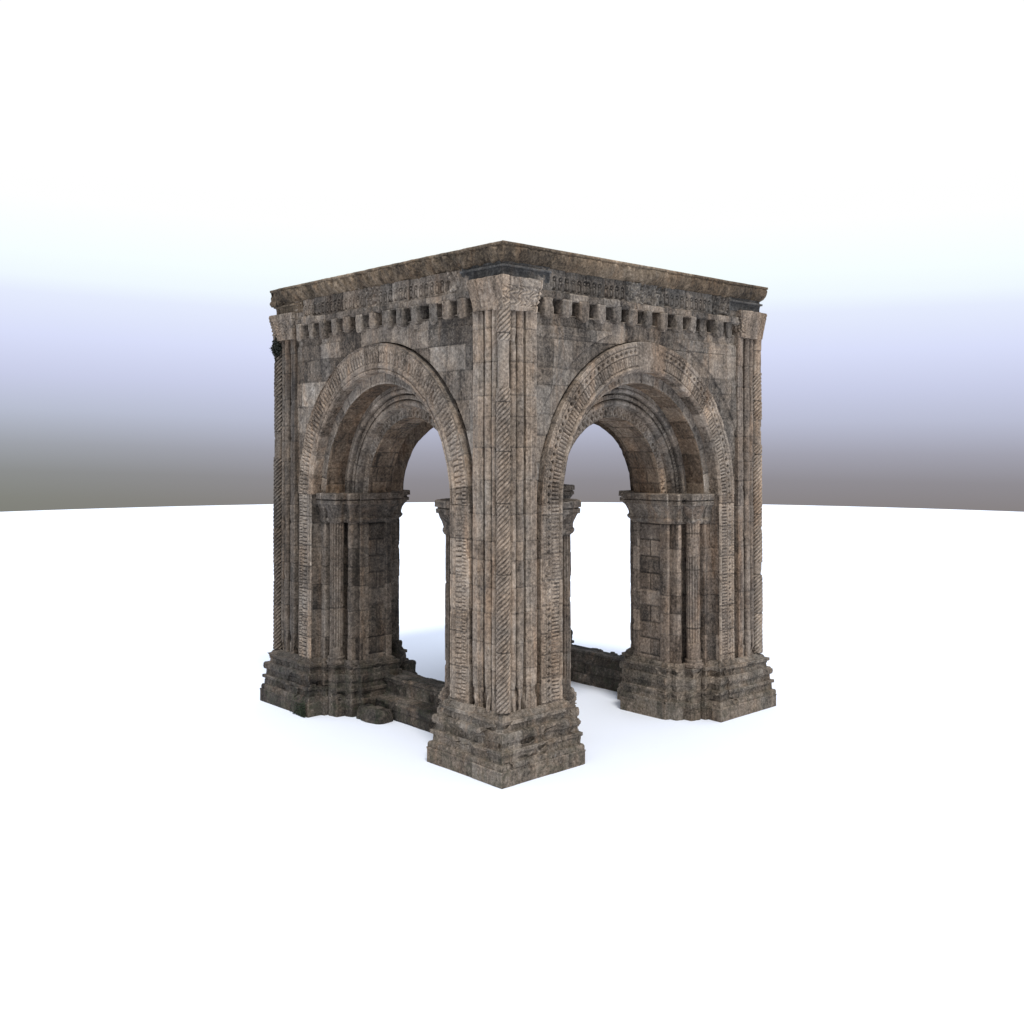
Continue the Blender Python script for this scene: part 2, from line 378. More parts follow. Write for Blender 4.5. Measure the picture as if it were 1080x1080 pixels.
    for sw in (0,1):
        pA=imp+[(inner+.01,inner+.01)]; pO=off+[(.25,.24)]
        nA=[];nO=[];LL=[];acc=0
        for i in range(len(pA)-1):
            l=math.dist(pA[i],pA[i+1]); n=max(1,int(round(l/.025)))
            for k in range(n):
                t=k/n; nA.append([pA[i][j]*(1-t)+pA[i+1][j]*t for j in (0,1)]); nO.append([fl*(pO[i][j]*(1-t)+pO[i+1][j]*t) for j in (0,1)]); LL.append(acc+l*t)
            acc+=l
        nA=np.array(nA);nO=np.array(nO);LL=np.array(LL)
        pr2,_=resample([(z_,o_*.25) for z_,o_ in ip],.014); o_=pr2[:,1]/.25
        P=np.zeros((len(nA),len(o_),3)); P[...,:2]=nA[:,None]+nO[:,None]*o_[None,:,None]; P[...,2]=pr2[None,:,0]
        Sg=np.broadcast_to(LL[:,None],P.shape[:2]); c_=np.floor(Sg/.6); 
        if sw: P=P[...,[1,0,2]]
        h=rough(P,seed+80+sw,.9)
        sheet('impost',P,mj if which!='right' else M_stone,pier,h,mp,tone=hash1(c_,c_*0,seed+81)-.5,warm=hash1(c_,c_*0,seed+82),flip=-1 if sw else 1)
    # corner capital of worn blocks with carved faces
    top=[(-.035,-.035),(.98,-.035),(.98,.6),(.6,.6),(.6,.98),(-.035,.98)]
    bot=[(.035,.035),(.88,.015),(.88,.5),(.5,.5),(.5,.88),(.015,.88)]
    cp=[(8.785,.0),(8.79,.0),(8.83,.03),(8.98,.30),(9.12,.68),(9.20,.86),(9.24,.93),(9.26,1.0),(9.36,1.04),(9.39,1.0),(9.40,.75)]
    nA=[];nB=[];LL=[];acc=0
    for i in range(len(top)):
        p,q=np.array(bot[i]),np.array(bot[(i+1)%6]);p2,q2=np.array(top[i]),np.array(top[(i+1)%6])
        l=np.linalg.norm(q2-p2);n=max(1,int(round(l/.02)))
        for k in range(n): nA.append(p+(q-p)*k/n);nB.append(p2+(q2-p2)*k/n);LL.append(acc+l*k/n)
        acc+=l
    nA=np.array(nA);nB=np.array(nB);LL=np.array(LL)
    pr2,_=resample(cp,.016); 
    P=np.zeros((len(nA),len(pr2),3)); P[...,:2]=nA[:,None]+(nB-nA)[:,None]*pr2[None,:,1,None]; P[...,2]=pr2[None,:,0]; P[:,0,:2]=.5+(P[:,0,:2]-.5)*.35
    Sg=np.broadcast_to(LL[:,None],P.shape[:2]);Z=P[...,2]
    vine=np.sin(Sg*40+2.2*np.sin(Z*30))*np.sin(Z*42+1.5*np.sin(Sg*20))
    carved=(Z>8.88)&(Z<9.24)&((P[...,0]>P[...,1]) if which=='near' else (hash1(np.floor(Sg/.4),Z*0,seed)>.6))
    h=rough(P,seed+90,1.2)+np.where(carved,.026*vine-.014,0)+np.where((Z>9.26)&(Z<9.37),.008*np.sin(Sg*60+np.sin(Z*60)),0)
    c_=np.floor(Sg/.78+.75); f=np.abs(Sg/.78+.75-c_-.5); mort=np.exp(-((.5-f)*.78/.012)**2)
    if which=='near': h=h-np.where((Sg>4.0-.98)&(Z<9.2)&(P[...,1]>.30),.02,0)
    tn=np.where(P[...,0]>P[...,1],.8,-.1) if which=='near' else .1
    sheet('corner_capital',P,M_pale,pier,h-.012*mort,mp,cs=True,tone=tn+.5*(hash1(c_,c_*0,seed+91)-.5),warm=hash1(c_,c_*0,seed+92),mort=mort*.8)
    # slate block over the capital
    pts=[(.09,.09),(1.28,.09),(1.28,.5),(.5,.5),(.5,1.28),(.09,1.28)]
    O2,L2=resample(pts,.03,closed=True)
    pz=[(9.38,0),(9.45,0),(9.49,.0),(9.56,.01),(9.57,.05),(9.61,.05),(9.62,0),(9.68,0)]
    cc=np.array([.7,.7]); pr2,_=resample(pz,.02)
    P=np.zeros((len(O2),len(pr2),3))
    dirn=np.sign(np.where(np.abs(O2-[.09,.09])<.001,-1.,0.))
    P[...,:2]=O2[:,None]+dirn[:,None]*pr2[None,:,1,None]; P[...,2]=pr2[None,:,0]
    sheet('slate_block',P,M_slate if which!='left' else M_ochre,pier,rough(P,seed+95,.6),mp,cs=True,tone=-.1)
    # carved strips running up to the arch
    for sw in (0,1):
        side={'near':('R','L'),'left':('L','B'),'right':('B','R'),'back':('B','B')}[which]
        kind=side[0] if sw==0 else side[1]
        if which=='left': kind=('X','L')[sw]
        if which=='right': kind=('R','X')[sw]
        rs=.0125 if kind!='X' and which!='back' else .03
        u=np.linspace(1.088,1.632,int(.544/rs)); zc=np.arange(1.26,ZS+.001,rs)
        U,Z=np.meshgrid(u,zc,indexing='ij'); w=(U-1.088)/.544
        fn=carve_left if kind=='L' else carve_right
        t,wm,mo,row,dv=blocks(U,Z,seed+100+sw,.4,.75,2,3,vertical=False)
        worn=sstep(hash1(row,row*0,seed+101),.0,.14)
        P=np.stack([U,np.full_like(U,.085),Z],-1)
        h=fn(Z-ZS,w)*worn*(.55+.45*sstep(fbm(U*2,U*0,Z*2,3,seed+103),-.3,.1))+rough(P,seed+102,.7)-.012*mo+.010*(1-worn)
        edge=np.minimum(np.minimum(U-1.088,1.632-U)/.008,1); h=h-.03*(1-np.clip(edge,0,1))
        if sw: P=P[...,[1,0,2]]
        sheet('carved_strip',P,M_pale if which!='left' else M_stone,pier,h,mp,tone=t*1.4-.5,warm=wm*.6+.4,mort=mo,flip=1 if sw==0 else -1)
    return pier
make_pier('near',11,.016,(M_pale,M_base,M_jamb,M_pale))
make_pier('left',23,.018,(M_jamb,M_dark,M_jamb,M_jamb))
make_pier('right',37,.018,(M_red,M_base,M_jamb,M_pale))
make_pier('back',53,.06,(M_stone,M_dark,M_jamb,M_stone))

# ------------------------------------------------------------------ arched walls
def sweep(name,prof,m,parent,mp,seed,res=.02,carve=None,roughness=1.,bw=(.32,.5),tone0=0.,mort_k=1.,ang=(0,180),rowcuts=None):
    pr,pl=resample(prof,res); R=np.mean([p[0] for p in prof]); n=int(math.pi*R/res)
    th=np.radians(np.linspace(ang[0],ang[1],n)); 
    T,Rr=np.meshgrid(th,pr[:,0],indexing='ij'); V=np.broadcast_to(pr[None,:,1],T.shape)
    Sg=(T-math.pi/2)*R; Q=np.broadcast_to(pl[None,:],T.shape)
    P=np.stack([C-Rr*np.cos(T),V,ZS+KZ*Rr*np.sin(T)],-1)
    rr=np.random.RandomState(seed); w=rr.uniform(*bw)
    # voussoirs
    e=np.cumsum(rr.uniform(bw[0],bw[1],80))-14.; idx=np.searchsorted(e,Sg); d=np.minimum(np.abs(Sg-e[np.clip(idx-1,0,79)]),np.abs(e[np.clip(idx,0,79)]-Sg))
    rowq=np.zeros_like(Sg)
    if rowcuts:
        f=Q/rowcuts+hash1(idx,idx*0,seed+1)*.9; rowq=np.floor(f); d=np.minimum(d,np.minimum(f-rowq,1-(f-rowq))*rowcuts)
    mort=np.exp(-(d/.013)**2)*mort_k
    tone=hash1(idx,rowq,seed+2)*2-1+tone0; warm=hash1(idx,rowq,seed+3)
    h=rough(P,seed,roughness*.8)-.013*mort+.005*(hash1(idx,rowq,seed+4)*2-1)
    if carve is not None: h=h+carve(Sg,Rr,V,Q)*(.72+.28*sstep(fbm(P[...,0]*1.6,P[...,1],P[...,2]*1.6,3,seed+5),-.35,.05))
    return sheet(name,P,m,parent,h,mp,tone=tone,warm=warm,mort=mort,flip=FLIP)
FLIP=-1
def rect_boundary(cx,cz,th,x0,x1,z1):
    """distance from the arch centre to the rectangle edge in direction th"""
    dx=-np.cos(th);dz=np.sin(th)
    tx=np.where(dx>1e-6,(x1-cx)/np.maximum(dx,1e-6),np.where(dx<-1e-6,(x0-cx)/np.minimum(dx,-1e-6),1e9))
    tz=np.where(dz>1e-6,(z1-cz)/np.maximum(dz,1e-6),1e9)
    return np.minimum(tx,tz)
def make_wall(side,seed,fine,label):
    mp=MAPS[side]; lf=side=='front_left'
    res=.02 if fine else .06
    # wall face as a fan of rays from the ring to the rectangle; dense in both directions
    x0,x1,z1=.94,S-.94,8.83
    n=int(11/res/1.3)
    tcorner=[math.atan2(z1-ZS,C-x0),math.pi-math.atan2(z1-ZS,C-x0)]
    th=np.concatenate([np.linspace(0,tcorner[0],n//3,endpoint=False),np.linspace(tcorner[0],tcorner[1],n//2,endpoint=False),np.linspace(tcorner[1],math.pi,n//3)])
    near=sstep(1.75-th,0,1.3)      # the gutter is wide towards the near corner
    dx=-np.cos(th);dz=np.sin(th)
    g=3.07+.015+(.12 if lf else .06)*near
    rin=1/np.sqrt((dx/g)**2+(dz/(KZ*(g)))**2)
    rout=np.maximum(rect_boundary(C,ZS,th,x0,x1,z1),rin+.001)
    t=np.linspace(0,1,int(2.2/res))
    Rr=rin[:,None]+(rout-rin)[:,None]*t[None]
    U=C+dx[:,None]*Rr; Z=ZS+dz[:,None]*Rr
    P=np.stack([U,np.full_like(U,.17),Z],-1)
    tn,wm,mo,row,dv=blocks(U,Z,seed,.34,.62,.5,1.0,jw=.013)
    h=rough(P,seed,.8)-.012*mo+.010*(hash1(row,np.floor(U/.7),seed+1)*2-1)
    # outer hood line and sunk spandrel panels
    g2=np.sqrt((U-C)**2+(Z-ZS)**2)/3.55
    lim=(np.abs(U-C)>1.05)&(Z<8.6)
    h=h+(.045 if not lf else .028)*sstep(g2,.998,1.004)*lim
    mo=np.maximum(mo*np.where(g2>1,1,.6),0)
    if not lf:
        for a,b in ((1.15,2.45),(S-2.45,S-1.15)):
            q=np.minimum(np.minimum(U-a,b-U),np.minimum(Z-6.9,8.45-Z)); h=h+.014*np.exp(-(q/.02)**2)*(g2>1.03)
    scr=fbm(U*12,U*0,Z*5,3,seed+8); h=h+.010*np.where((g2>1.03)&(np.abs(U-C)>1.6)&(not lf),scr,0)
    m=M_stone
    wall=sheet('arched_wall',P,m,root,h,mp,tone=(tn*2-1)*(1.6 if lf else .8),warm=wm,mort=mo*.8,flip=1)
    wall['label']=label
    # inner face
    rin2=1/np.sqrt((dx/1.63)**2+(dz/(KZ*1.63))**2)
    ro=rect_boundary(C,ZS,th,1.8,S-1.8,9.62); t=np.linspace(0,1,30)
    Rr=rin2[:,None]+(ro-rin2)[:,None]*t[None]; U=C+dx[:,None]*Rr; Z=ZS+dz[:,None]*Rr
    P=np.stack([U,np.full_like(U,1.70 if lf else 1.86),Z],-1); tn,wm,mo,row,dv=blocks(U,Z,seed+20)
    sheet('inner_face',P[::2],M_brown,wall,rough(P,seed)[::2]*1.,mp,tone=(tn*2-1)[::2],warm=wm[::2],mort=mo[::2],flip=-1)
    f0=res; dp=1.70 if lf else 1.86
    cr=carve_left if lf else carve_right
    def c1(Sg,Rr,V,Q):
        face=(np.abs(V-.085)<.004)
        plain=(np.abs(Sg-.12)<.42) if not lf else (np.abs(Sg)<-1)
        return np.where(face&~plain,cr(Sg,(3.077-Rr)/.544*1.0),0)
    r1=.0125 if fine else .05
    sweep('carved_archivolt',[(3.077,.30),(3.077,.085),(2.533,.085),(2.50,.11),(2.50,.36)],M_pale,wall,mp,seed+1,r1,c1,bw=(.35,.6),mort_k=.45)
    def c2(Sg,Rr,V,Q):
        return np.where((Rr>2.30)&(np.abs(V-.34)<.01)&(Rr<2.34),.012,0.)
    sweep('plain_archivolt',[(2.53,.34),(2.29,.34)],M_stone,wall,mp,seed+2,res,c2,bw=(.3,.55),tone0=.7)
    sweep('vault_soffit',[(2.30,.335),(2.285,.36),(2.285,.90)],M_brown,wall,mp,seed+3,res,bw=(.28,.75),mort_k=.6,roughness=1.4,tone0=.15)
    roll=[(2.30,.84),(2.22,.84)]+arc(2.17,.86,.05,0,-180,6)+[(2.12,.98),(2.09,1.0),(2.08,.90),(2.01,.90),(2.00,1.02),(1.985,1.02)]+arc(1.93,.95,.055,0,-180,6)+[(1.86,1.0),(1.85,1.07)]
    def c3(Sg,Rr,V,Q):
        q=((Sg/.07)%1); return np.where((Rr<2.075)&(Rr>2.015),np.where(q>.35,.006,-.014),0.)
    sweep('roll_moulding',[(r_,v_) for r_,v_ in roll],M_stone,wall,mp,seed+4,r1,c3,bw=(.3,.5),tone0=.35,roughness=.45,mort_k=.5)
    def c4(Sg,Rr,V,Q): return carve_net(Sg,(1.86-Rr)/.24)
    sweep('inner_archivolt',[(1.87,1.06),(1.63,1.06)],M_stone,wall,mp,seed+5,r1,c4,bw=(.35,.6),tone0=.2,roughness=.6,mort_k=.5)
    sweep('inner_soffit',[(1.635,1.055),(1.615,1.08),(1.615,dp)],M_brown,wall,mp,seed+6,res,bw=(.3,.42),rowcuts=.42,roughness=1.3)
    # corbel table
    ub0,ub1=.98,S-.98
    band=[(8.86,.40),(8.865,.18),(8.865,.34),(9.10,.34)]
    pr,pl=resample([(9.50,.30),(9.09,.30),(9.085,.06),(9.115,.045),(9.22,.045),(9.235,.07),(9.24,.30)][::-1],.02)
    u=np.arange(ub0,ub1,res*1.2); U,_=np.meshgrid(u,pr[:,0],indexing='ij'); 
    P=np.stack([U,np.broadcast_to(pr[None,:,1],U.shape),np.broadcast_to(pr[None,:,0],U.shape)],-1)
    k=np.floor(U/.47+hash1(np.floor(U/1.3),U*0,seed)*.2); f=U/.47-np.floor(U/.47); mo=np.exp(-(np.minimum(f,1-f)*.47/.013)**2)
    cob=sheet('corbel_band',P,M_stone,wall,rough(P,seed+30,1.5)+.012*(hash1(k,k*0,seed)*2-1)-.01*mo,mp,tone=hash1(k,k*0,seed+2)*2-1,warm=hash1(k,k*0,seed+3),mort=mo,flip=1)
    # recess behind the corbels
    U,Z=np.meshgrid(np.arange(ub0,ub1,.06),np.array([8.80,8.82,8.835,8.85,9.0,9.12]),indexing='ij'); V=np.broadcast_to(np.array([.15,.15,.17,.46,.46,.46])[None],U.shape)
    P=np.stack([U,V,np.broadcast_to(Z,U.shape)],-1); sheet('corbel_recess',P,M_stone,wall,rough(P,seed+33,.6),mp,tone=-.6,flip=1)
    ncb=13; sp=(ub1-ub0)/ncb
    r=np.random.RandomState(seed+60)
    for i in range(ncb):
        uc=ub0+sp*(i+.5)+r.uniform(-.02,.02); wd=sp*r.uniform(.40,.52); lenz=r.uniform(.33,.41); zt=9.10
        # outline of the corbel from below, swept back with the belly curving to the wall
        nv=14; vs=np.linspace(0,1,nv); 
        loops=[]; nseg=48; hw=wd/2; pw=(2.0 if lf else 1.25)
        fr=[]
        for x in np.linspace(-1,1,16): fr.append((x,0.))            # top edge marker: z offset 0
        for kz in range(nv):
            v=.02+.40*vs[kz]; L_=lenz*(1-.55*max(0,vs[kz]-.30)**1.5)
            hh=hw*(1-.08*(kz==0)); drop=hw*(.95 if lf else .75)
            pts=[]
            for q in range(12): pts.append((uc-hh+2*hh*q/12,v,zt))
            for q in range(10): pts.append((uc+hh,v,zt-(L_-drop)*q/10))
            for q in range(16):
                x=1-2*q/16; y=(1-abs(x)**pw)**(1/pw)
                pts.append((uc+hh*x,v,zt-(L_-drop)-drop*y))
            for q in range(10): pts.append((uc-hh,v,zt-(L_-drop)*(1-q/10)))
            loops.append(pts[::-1] if False else pts)
        P=np.array(loops).transpose(1,0,2)
        ctr=P[:,0].mean(0); cap=np.stack([ctr+(P[:,0]-ctr)*s for s in (0.02,.45,.8,.95)],1); cap[:,:,1]-=np.array([.012,.012,.01,.005])[None]
        P=np.concatenate([cap,P],1)
        broken=r.rand()<.12
        h=rough(P,seed+200+i,1.2,off=i)
        if broken: P[...,1]=np.maximum(P[...,1],.12+.04*fbm(P[...,0]*9,P[...,1]*9,P[...,2]*9,2,seed+i))
        sheet('corbel',P,M_stone if r.rand()<2 else M_frz,wall,h*.8,mp,cs=True,tone=r.uniform(-.8,.4),warm=r.rand(),flip=1)
    # carved frieze of tiny arcades and figures
    rs=.0125 if fine else .05
    u=np.arange(.80,S-.80,rs); zc=np.arange(9.22,9.66,rs); U,Z=np.meshgrid(u,zc,indexing='ij')
    e=np.cumsum(np.random.RandomState(seed+70).uniform(.38,.75,20))+1.1; k=np.searchsorted(e,U); d=np.min(np.abs(U[...,None]-e),-1); mo=np.exp(-(d/.014)**2)
    style=hash1(k,k*0,seed+71)
    per=.165; q=U/per+hash1(k,k*0,seed+72); ci=np.floor(q); f=(q-ci-.5)*per
    topz=9.52+.02*(hash1(ci,ci*0,seed+73)-.5)
    rr=np.sqrt(f**2+np.clip(Z-topz+.05,0,1)**2)
    niche=sstep(.062-rr,0,.015)*(Z>9.27)
    rim=np.exp(-((rr-.070)/.010)**2)*(Z>9.27)*.022; fig=np.clip(1-np.sqrt((f/(.032+.012*hash1(ci,ci*0,seed+75)))**2+((Z-9.37)/.10)**2),0,1)+np.clip(1-np.sqrt((f/.024)**2+((Z-9.475)/.03)**2),0,1)
    relief=rim-.075*niche+.085*np.clip(fig*2.2,0,1)*niche
    beast=.055*fbm(U*15,U*0,Z*13,2,seed+74)*2.2-.008
    h=np.where(style<.80,relief,np.where(style<.95,beast,.004)); h=h*((U>1.30)&(U<S-1.30))
    fade=sstep(fbm(U*1.4,U*0,Z*1.4,3,seed+76),-.45,-.1); h=h*(.75+.25*fade)
    P=np.stack([U,np.full_like(U,.105),Z],-1)
    sheet('carved_frieze',P,M_frz if not lf else M_stone,wall,h+rough(P,seed+77,1.1)-.015*mo+.014*(hash1(k,k*0,seed+79)*2-1),mp,tone=hash1(k,k*0,seed+78)*1.6-.9,warm=hash1(k,k*0,seed+80),mort=mo,flip=1)
    return wall
make_wall('front_right',301,True,'right front wall with finely beaded archivolt')
make_wall('front_left',402,True,'left front wall with leaf carved archivolt')
make_wall('back_right',503,False,'rear wall behind the right arch')
make_wall('back_left',604,False,'rear wall behind the left arch')

# ------------------------------------------------------------------ cornice and roof
prof=[(9.60,.32),(9.605,.22),(9.63,.17),(9.665,.10),(9.715,.04),(9.775,-.002),(9.84,-.028),(9.90,-.038),(9.935,-.032),(9.942,-.018),(9.952,-.048),(10.0,-.048),(10.003,.3)]
pr,pl=resample(prof,.022)
side_pts=[(0,0,0,-1),(S,0,1,0),(S,S,0,1),(0,S,-1,0)]
corners=[(0,0),(S,0),(S,S),(0,S)]; dirs=[(1,1),(-1,1),(-1,-1),(1,-1)]
pts=[];dr=[];LL=[];sd=[]
for i in range(4):
    n=int(S/.025)
    for k in range(n):
        t=k/n
        pts.append([corners[i][j]*(1-t)+corners[(i+1)%4][j]*t for j in (0,1)]); dr.append([dirs[i][j]*(1-t)+dirs[(i+1)%4][j]*t for j in (0,1)]); LL.append(S*t); sd.append(i)
pts=np.array(pts);dr=np.array(dr);LL=np.array(LL);sd=np.array(sd)
# interpolated direction: keep the part normal to each side exact
P=np.zeros((len(pts),len(pr),3)); P[...,:2]=pts[:,None]+dr[:,None]*pr[None,:,1,None]; P[...,2]=pr[None,:,0]
endb=(sd==3)&(pts[:,1]>S-.42); P[endb,:,0]=pts[endb][:,None,0]+dr[endb][:,None,0]*np.clip(pr[None,:,1],-.03,.0)
flat=dr[:,1]<0; P[flat,:,1]=pts[flat][:,None,1]+dr[flat][:,None,1]*np.clip(pr[None,:,1],-.02,.02)
U=np.broadcast_to(LL[:,None],P.shape[:2]);Z=P[...,2]; SD=np.broadcast_to(sd[:,None],Z.shape)
e=np.cumsum(np.random.RandomState(5).uniform(.5,1.25,14)); k=np.searchsorted(e,U)+SD*30; d=np.min(np.abs(U[...,None]-e),-1); mo=np.exp(-(d/.014)**2)*(Z<9.95)
rg=.050*fbm(U*8+Z*5,U*0,Z*3,3,71)*2
h=rough(P,70,1.5)-.012*mo+np.where(SD==3,rg,rg*.35)+.03*fbm(U*1.2,U*0+SD,Z*2,2,73)
h=h*np.where(Z>9.94,.25,1)*(pr[None,:,1]<.28)
sn=np.array([(0,-1),(1,0),(0,1),(-1,0)])[sd]; P[...,:2]+=sn[:,None]*h[...,None]
cor=sheet('cornice',P,M_ochre,root,None,None,cs=True,tone=(hash1(k,k*0,74)*2-1)*.8,warm=hash1(k,k*0,75)*.5+.4,mort=mo*.6,flip=1)
def box(x0,x1,y0,y1,z0,z1):
    V=np.array([(x,y,z) for z in (z0,z1) for y in (y0,y1) for x in (x0,x1)],dtype=float)
    F=np.array([(0,2,3,1),(4,5,7,6),(0,1,5,4),(2,6,7,3),(0,4,6,2),(1,3,7,5)]); return V,F
V,F=box(.2,S-.2,.2,S-.2,9.64,9.99); mesh_obj('roof_slab',V,F,M_stone,root,{'tone':0.,'warm':.4,'mort':0.},smooth=False)

# ------------------------------------------------------------------ low walls, fallen stone, plants
def low_wall(name,mapf,y0,y1,seed,label,steps):
    pr,pl=resample(steps,.03); u=np.arange(y0,y1,.03)
    U,_=np.meshgrid(u,pr[:,0],indexing='ij'); V=np.broadcast_to(pr[None,:,0],U.shape); Z=np.broadcast_to(pr[None,:,1],U.shape).copy()
    P=np.stack([U,V,Z],-1); Q=np.broadcast_to(pl[None],U.shape)
    tn,wm,mo,row,dv=blocks(U,Q,seed,.2,.34,.5,1.1,jw=.018)
    h=rough(P,seed,1.2)-.02*mo+.020*(hash1(row,np.floor(U/.8),seed)*2-1)
    h=h-.05*sstep(fbm(P[...,0]*2.6,P[...,1]*1.8,Z*1.8,4,seed+4),.12,.30)*(Z>.1)
    o=sheet(name,P,M_dark,None,h,(mapf,1),tone=tn*2-1,warm=wm,mort=mo,flip=1,bat=False)
    o['label']=label; o['category']='low wall'; o['group']='low walls between the piers'
    return o
low_wall('low_wall',lambda u,v:(v,u),1.7,6.75,810,'blackened low stone wall closing the foot of the left front arch',
   [(1.02,-.02),(1.03,.30),(1.00,.33),(1.00,.40),(1.10,.46),(1.32,.48),(1.36,.52),(1.37,.72),(1.33,.74),(1.33,.84),(1.40,.88),(2.05,.86),(2.12,.80),(2.12,-.02)])
low_wall('low_wall',lambda u,v:(v,u),1.7,6.75,820,'dark low stone wall seen through the right arch, joining the two rear piers',
   [(6.85,-.02),(6.86,.28),(6.92,.32),(6.93,.52),(6.88,.55),(6.88,.62),(6.96,.68),(6.97,.78),(7.05,.82),(7.6,.80),(7.62,.3),(7.62,-.02)])
def boulder(name,c,s,seed,label,cat,rot=0.):
    n=40; th=np.linspace(0,2*np.pi,n,endpoint=False); ph=np.linspace(-np.pi/2,np.pi/2,24)
    T,Ph=np.meshgrid(th,ph,indexing='ij')
    f=lambda a:np.sign(a)*np.abs(a)**.42
    X=f(np.cos(Ph))*f(np.cos(T))*s[0]; Y=f(np.cos(Ph))*f(np.sin(T))*s[1]; Z=f(np.sin(Ph))*s[2]
    P=np.stack([X,Y,Z],-1)
    k=1+.5*fbm(X*3.5+seed,Y*3.5,Z*3.5,3,seed)+.06*fbm(X*14,Y*14,Z*14,2,seed+1); P=P*k[...,None]
    cr,sr=math.cos(rot),math.sin(rot)
    P=np.stack([P[...,0]*cr-P[...,1]*sr,P[...,0]*sr+P[...,1]*cr,P[...,2]],-1)+np.array(c)
    P[...,2]=np.maximum(P[...,2],-.01)
    P=P+.05*np.stack([np.round(fbm(P[...,0]*2,P[...,1]*2,P[...,2]*2,2,seed+k_)*5)/5 for k_ in range(3)],-1)
    o=sheet(name,P,M_dark,None,None,None,cs=True,tone=-.8,warm=.4,bat=False); o['label']=label;o['category']=cat; return o
boulder('fallen_stone',(.76,5.22,.08),(.24,.40,.20),5,'rounded dark stone lying against the left end of the low wall','stone',.2)
rub=bpy.data.objects.new('broken_masonry',None); put(rub,None,label='broken dark masonry stub stacked at the inner foot of the left pier',cat='rubble')
for i,(c_,s_) in enumerate([((2.40,6.35,.16),(.34,.30,.22)),((2.34,6.40,.50),(.27,.30,.20)),((2.38,6.36,.78),(.22,.26,.17)),((2.26,6.46,1.03),(.24,.26,.18)),((2.20,6.50,1.30),(.14,.18,.16))]):
    q_=boulder('broken_stone',c_,s_,40+i,'',''  ,.1*i); q_.parent=rub
    del q_['label']; del q_['category']

def leaf_mat(name,c):
    m=bpy.data.materials.new(name); m.use_nodes=True; nt=m.node_tree; b=nt.nodes['Principled BSDF']
    n=nt.nodes.new('ShaderNodeTexNoise'); n.inputs['Scale'].default_value=9; r=nt.nodes.new('ShaderNodeValToRGB')
    r.color_ramp.elements[0].position=.35;r.color_ramp.elements[0].color=(*[a*.45 for a in c],1);r.color_ramp.elements[1].position=.68;r.color_ramp.elements[1].color=(*c,1)
    g=nt.nodes.new('ShaderNodeNewGeometry'); nt.links.new(g.outputs['Position'],n.inputs['Vector']); nt.links.new(n.outputs['Fac'],r.inputs[0]); nt.links.new(r.outputs[0],b.inputs['Base Color']); b.inputs['Roughness'].default_value=.7
    return m
def leaves(name,n,place,size,mat,label,cat,seed):
    r=np.random.RandomState(seed); V=[];F=[]
    for i in range(n):
        p=np.array(place(r)); a=r.normal(size=3);a/=np.linalg.norm(a); b=np.cross(a,r.normal(size=3)); b/=np.linalg.norm(b); nn=np.cross(a,b)
        s=size*r.uniform(.6,1.4); k=len(V)
        V+= [p-a*s,p-a*s*.2+b*s*.42+nn*s*.08,p+a*s*.4+b*s*.32,p+a*s,p+a*s*.4-b*s*.32,p-a*s*.2-b*s*.42+nn*s*.08]
        F.append([k,k+1,k+2,k+3]);F.append([k,k+3,k+4,k+5])
    o=mesh_obj(name,np.array(V),np.array(F),mat,None,smooth=False); o['label']=label;o['category']=cat; return o
def pl1(r):
    t=r.normal()*.26; z=max(.02,abs(r.normal())*.17); return (-.335-abs(r.normal())*.02+.10*max(z-.25,0), 6.46+abs(t)*.9, z)
mo_=leaves('moss',900,pl1,.022,leaf_mat('weed_green',(.032,.045,.018)),'dark green moss and tiny weeds at the front corner foot of the dark left pier','moss',3); mo_['kind']='stuff'
def pl2(r):
    z=r.normal()*.14; w_=max(.15,1-abs(z+.05)/.36)
    return (.04+r.normal()*.05*w_,8.17+r.normal()*.065*w_,8.66+z)
leaves('ivy_tuft',3200,pl2,.028,leaf_mat('ivy_dark',(.014,.018,.010)),'dark ivy tuft clinging under the left end of the cornice','plant',4)

# ------------------------------------------------------------------ ground: a wide white disc
n=256;a=np.arange(n)/n*2*np.pi; rad=[0,6,14,30,55,77.8]
gx,gy=10.4,11.1
V=[(gx,gy,0)]+[(gx+r_*math.cos(t),gy+r_*math.sin(t),0) for r_ in rad[1:] for t in a]
F=[]
me=bpy.data.meshes.new('ground')
for i in range(n): F.append((0,1+i,1+(i+1)%n))
for k in range(len(rad)-2):
    for i in range(n): F.append((1+k*n+i,1+(k+1)*n+i,1+(k+1)*n+(i+1)%n,1+k*n+(i+1)%n))
me.from_pydata(V,[],F); g=bpy.data.materials.new('white_floor'); g.use_nodes=True
b=g.node_tree.nodes['Principled BSDF']; b.inputs['Base Color'].default_value=(.85,.875,.93,1); b.inputs['Roughness'].default_value=.95; b.inputs['Specular IOR Level'].default_value=0
me.materials.append(g); go=bpy.data.objects.new('ground',me); put(go,None,kind='structure',label='smooth white round floor under the pavilion')

# ------------------------------------------------------------------ sky light
w=bpy.data.worlds.new('World'); scene.world=w; w.use_nodes=True; nt=w.node_tree; nt.nodes.clear(); L=nt.links.new
out=nt.nodes.new('ShaderNodeOutputWorld'); bg=nt.nodes.new('ShaderNodeBackground'); L(bg.outputs[0],out.inputs[0])
tc=nt.nodes.new('ShaderNodeTexCoord'); sx=nt.nodes.new('ShaderNodeSeparateXYZ'); L(tc.outputs['Generated'],sx.inputs[0])
def lin(c): return tuple(((x/255)/12.92 if x/255<=.04045 else ((x/255+.055)/1.055)**2.4) for x in c)
def M_(op,a,b=None,clamp=False):
    n=nt.nodes.new('ShaderNodeMath'); n.operation=op; n.use_clamp=clamp
    for i,x in enumerate((a,b)):
        if x is None: continue
        if isinstance(x,(int,float)): n.inputs[i].default_value=x
        else: L(x,n.inputs[i])
    return n.outputs[0]
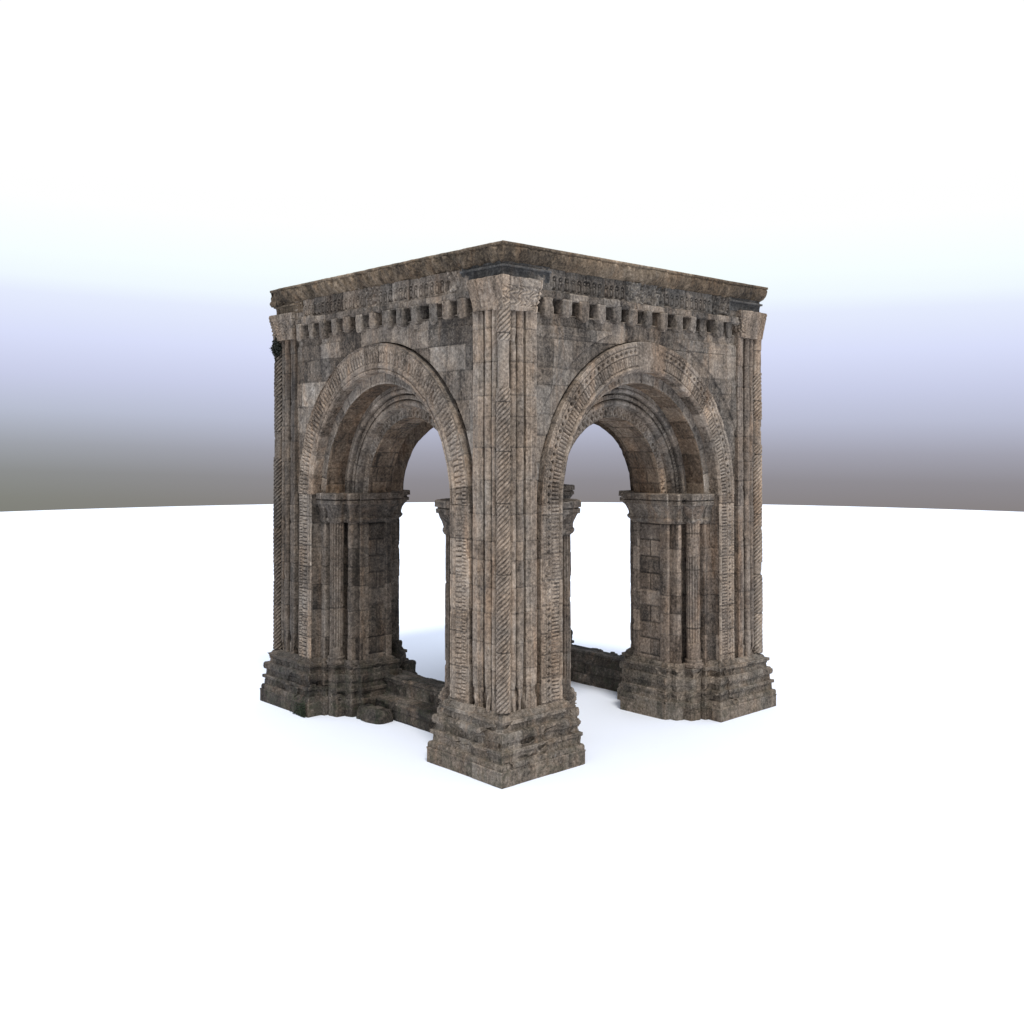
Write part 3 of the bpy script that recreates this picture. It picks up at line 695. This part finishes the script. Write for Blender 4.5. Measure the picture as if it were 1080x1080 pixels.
# azimuth: yaw measured from the camera's heading; the blurred land in the west is greener and reaches higher
YAW=0.742828632
rgt=M_('ADD',M_('MULTIPLY',sx.outputs[0],math.cos(YAW)),M_('MULTIPLY',sx.outputs[1],-math.sin(YAW)))
left=M_('MULTIPLY',M_('SUBTRACT',-.16,rgt),3.4,clamp=True); right=M_('MULTIPLY',M_('SUBTRACT',rgt,.22),3.4,clamp=True)
el=M_('SUBTRACT',sx.outputs[2],M_('ADD',M_('MULTIPLY',left,.012),M_('MULTIPLY',right,.0)))
t=M_('DIVIDE',M_('ADD',el,.08),.40,clamp=True)
def ramp(st):
    r=nt.nodes.new('ShaderNodeValToRGB'); e=r.color_ramp.elements; r.color_ramp.interpolation='LINEAR'
    st=[((z+.08)/.40,c) for z,c in st]
    e[0].position=st[0][0];e[0].color=(*lin(st[0][1]),1);e[1].position=st[-1][0];e[1].color=(*lin(st[-1][1]),1)
    for p,c in st[1:-1]:
        q=e.new(p); q.color=(*lin(c),1)
    L(t,r.inputs[0]); return r.outputs[0]
SKY=[(-.08,(130,124,124)),(-.058,(136,131,132)),(-.035,(144,141,147)),(-.010,(162,162,175)),(.02,(186,190,211)),(.05,(201,206,232)),(.085,(217,223,250)),(.12,(229,236,254)),(.135,(240,249,255)),(.155,(246,255,255)),(.20,(255,255,255)),(.31,(255,255,255))]
c=ramp(SKY)
mx=nt.nodes.new('ShaderNodeMix'); mx.data_type='RGBA'; mx.blend_type='MULTIPLY'; lowm=M_('MULTIPLY',M_('SUBTRACT',.06,sx.outputs[2]),9.,clamp=True)
L(M_('MULTIPLY',left,lowm),mx.inputs[0]); L(c,mx.inputs[6]); mx.inputs[7].default_value=(.93,1.03,.90,1)
mz=nt.nodes.new('ShaderNodeMix'); mz.data_type='RGBA'; mz.blend_type='MULTIPLY'
L(M_('MULTIPLY',M_('SUBTRACT',sx.outputs[2],.42),4.,clamp=True),mz.inputs[0]); L(mx.outputs[2],mz.inputs[6]); mz.inputs[7].default_value=(.83,.94,1.14,1)
L(mz.outputs[2],bg.inputs['Color'])
st=M_('ADD',1.0,M_('MULTIPLY',M_('MULTIPLY',M_('SUBTRACT',sx.outputs[2],.22),2.,clamp=True),.12))
L(st,bg.inputs['Strength'])
sd_=bpy.data.lights.new('sun','SUN'); sd_.energy=1.9; sd_.angle=math.radians(10); sd_.color=(1,.97,.92)
so=bpy.data.objects.new('sun',sd_); col.objects.link(so)
# light falls from high on the right, towards the viewer's side
from mathutils import Vector
d=Vector((.42,.85,-1.55)); so.rotation_euler=d.to_track_quat('-Z','Y').to_euler()

# ------------------------------------------------------------------ camera
cd=bpy.data.cameras.new('camera'); cam=bpy.data.objects.new('camera',cd); col.objects.link(cam)
cam.location=(-12.7288489,-14.1063211,6.33200136); cam.rotation_euler=(math.pi/2-.0661898672,0,-YAW)
cd.sensor_width=36; cd.sensor_fit='HORIZONTAL'; cd.lens=36*1088.72874/1080; cd.clip_end=1000; cd.clip_start=.1
scene.camera=cam
scene.view_settings.view_transform='Standard'; scene.view_settings.look='None'; scene.view_settings.exposure=0; scene.view_settings.gamma=1; scene.view_settings.use_curve_mapping=False
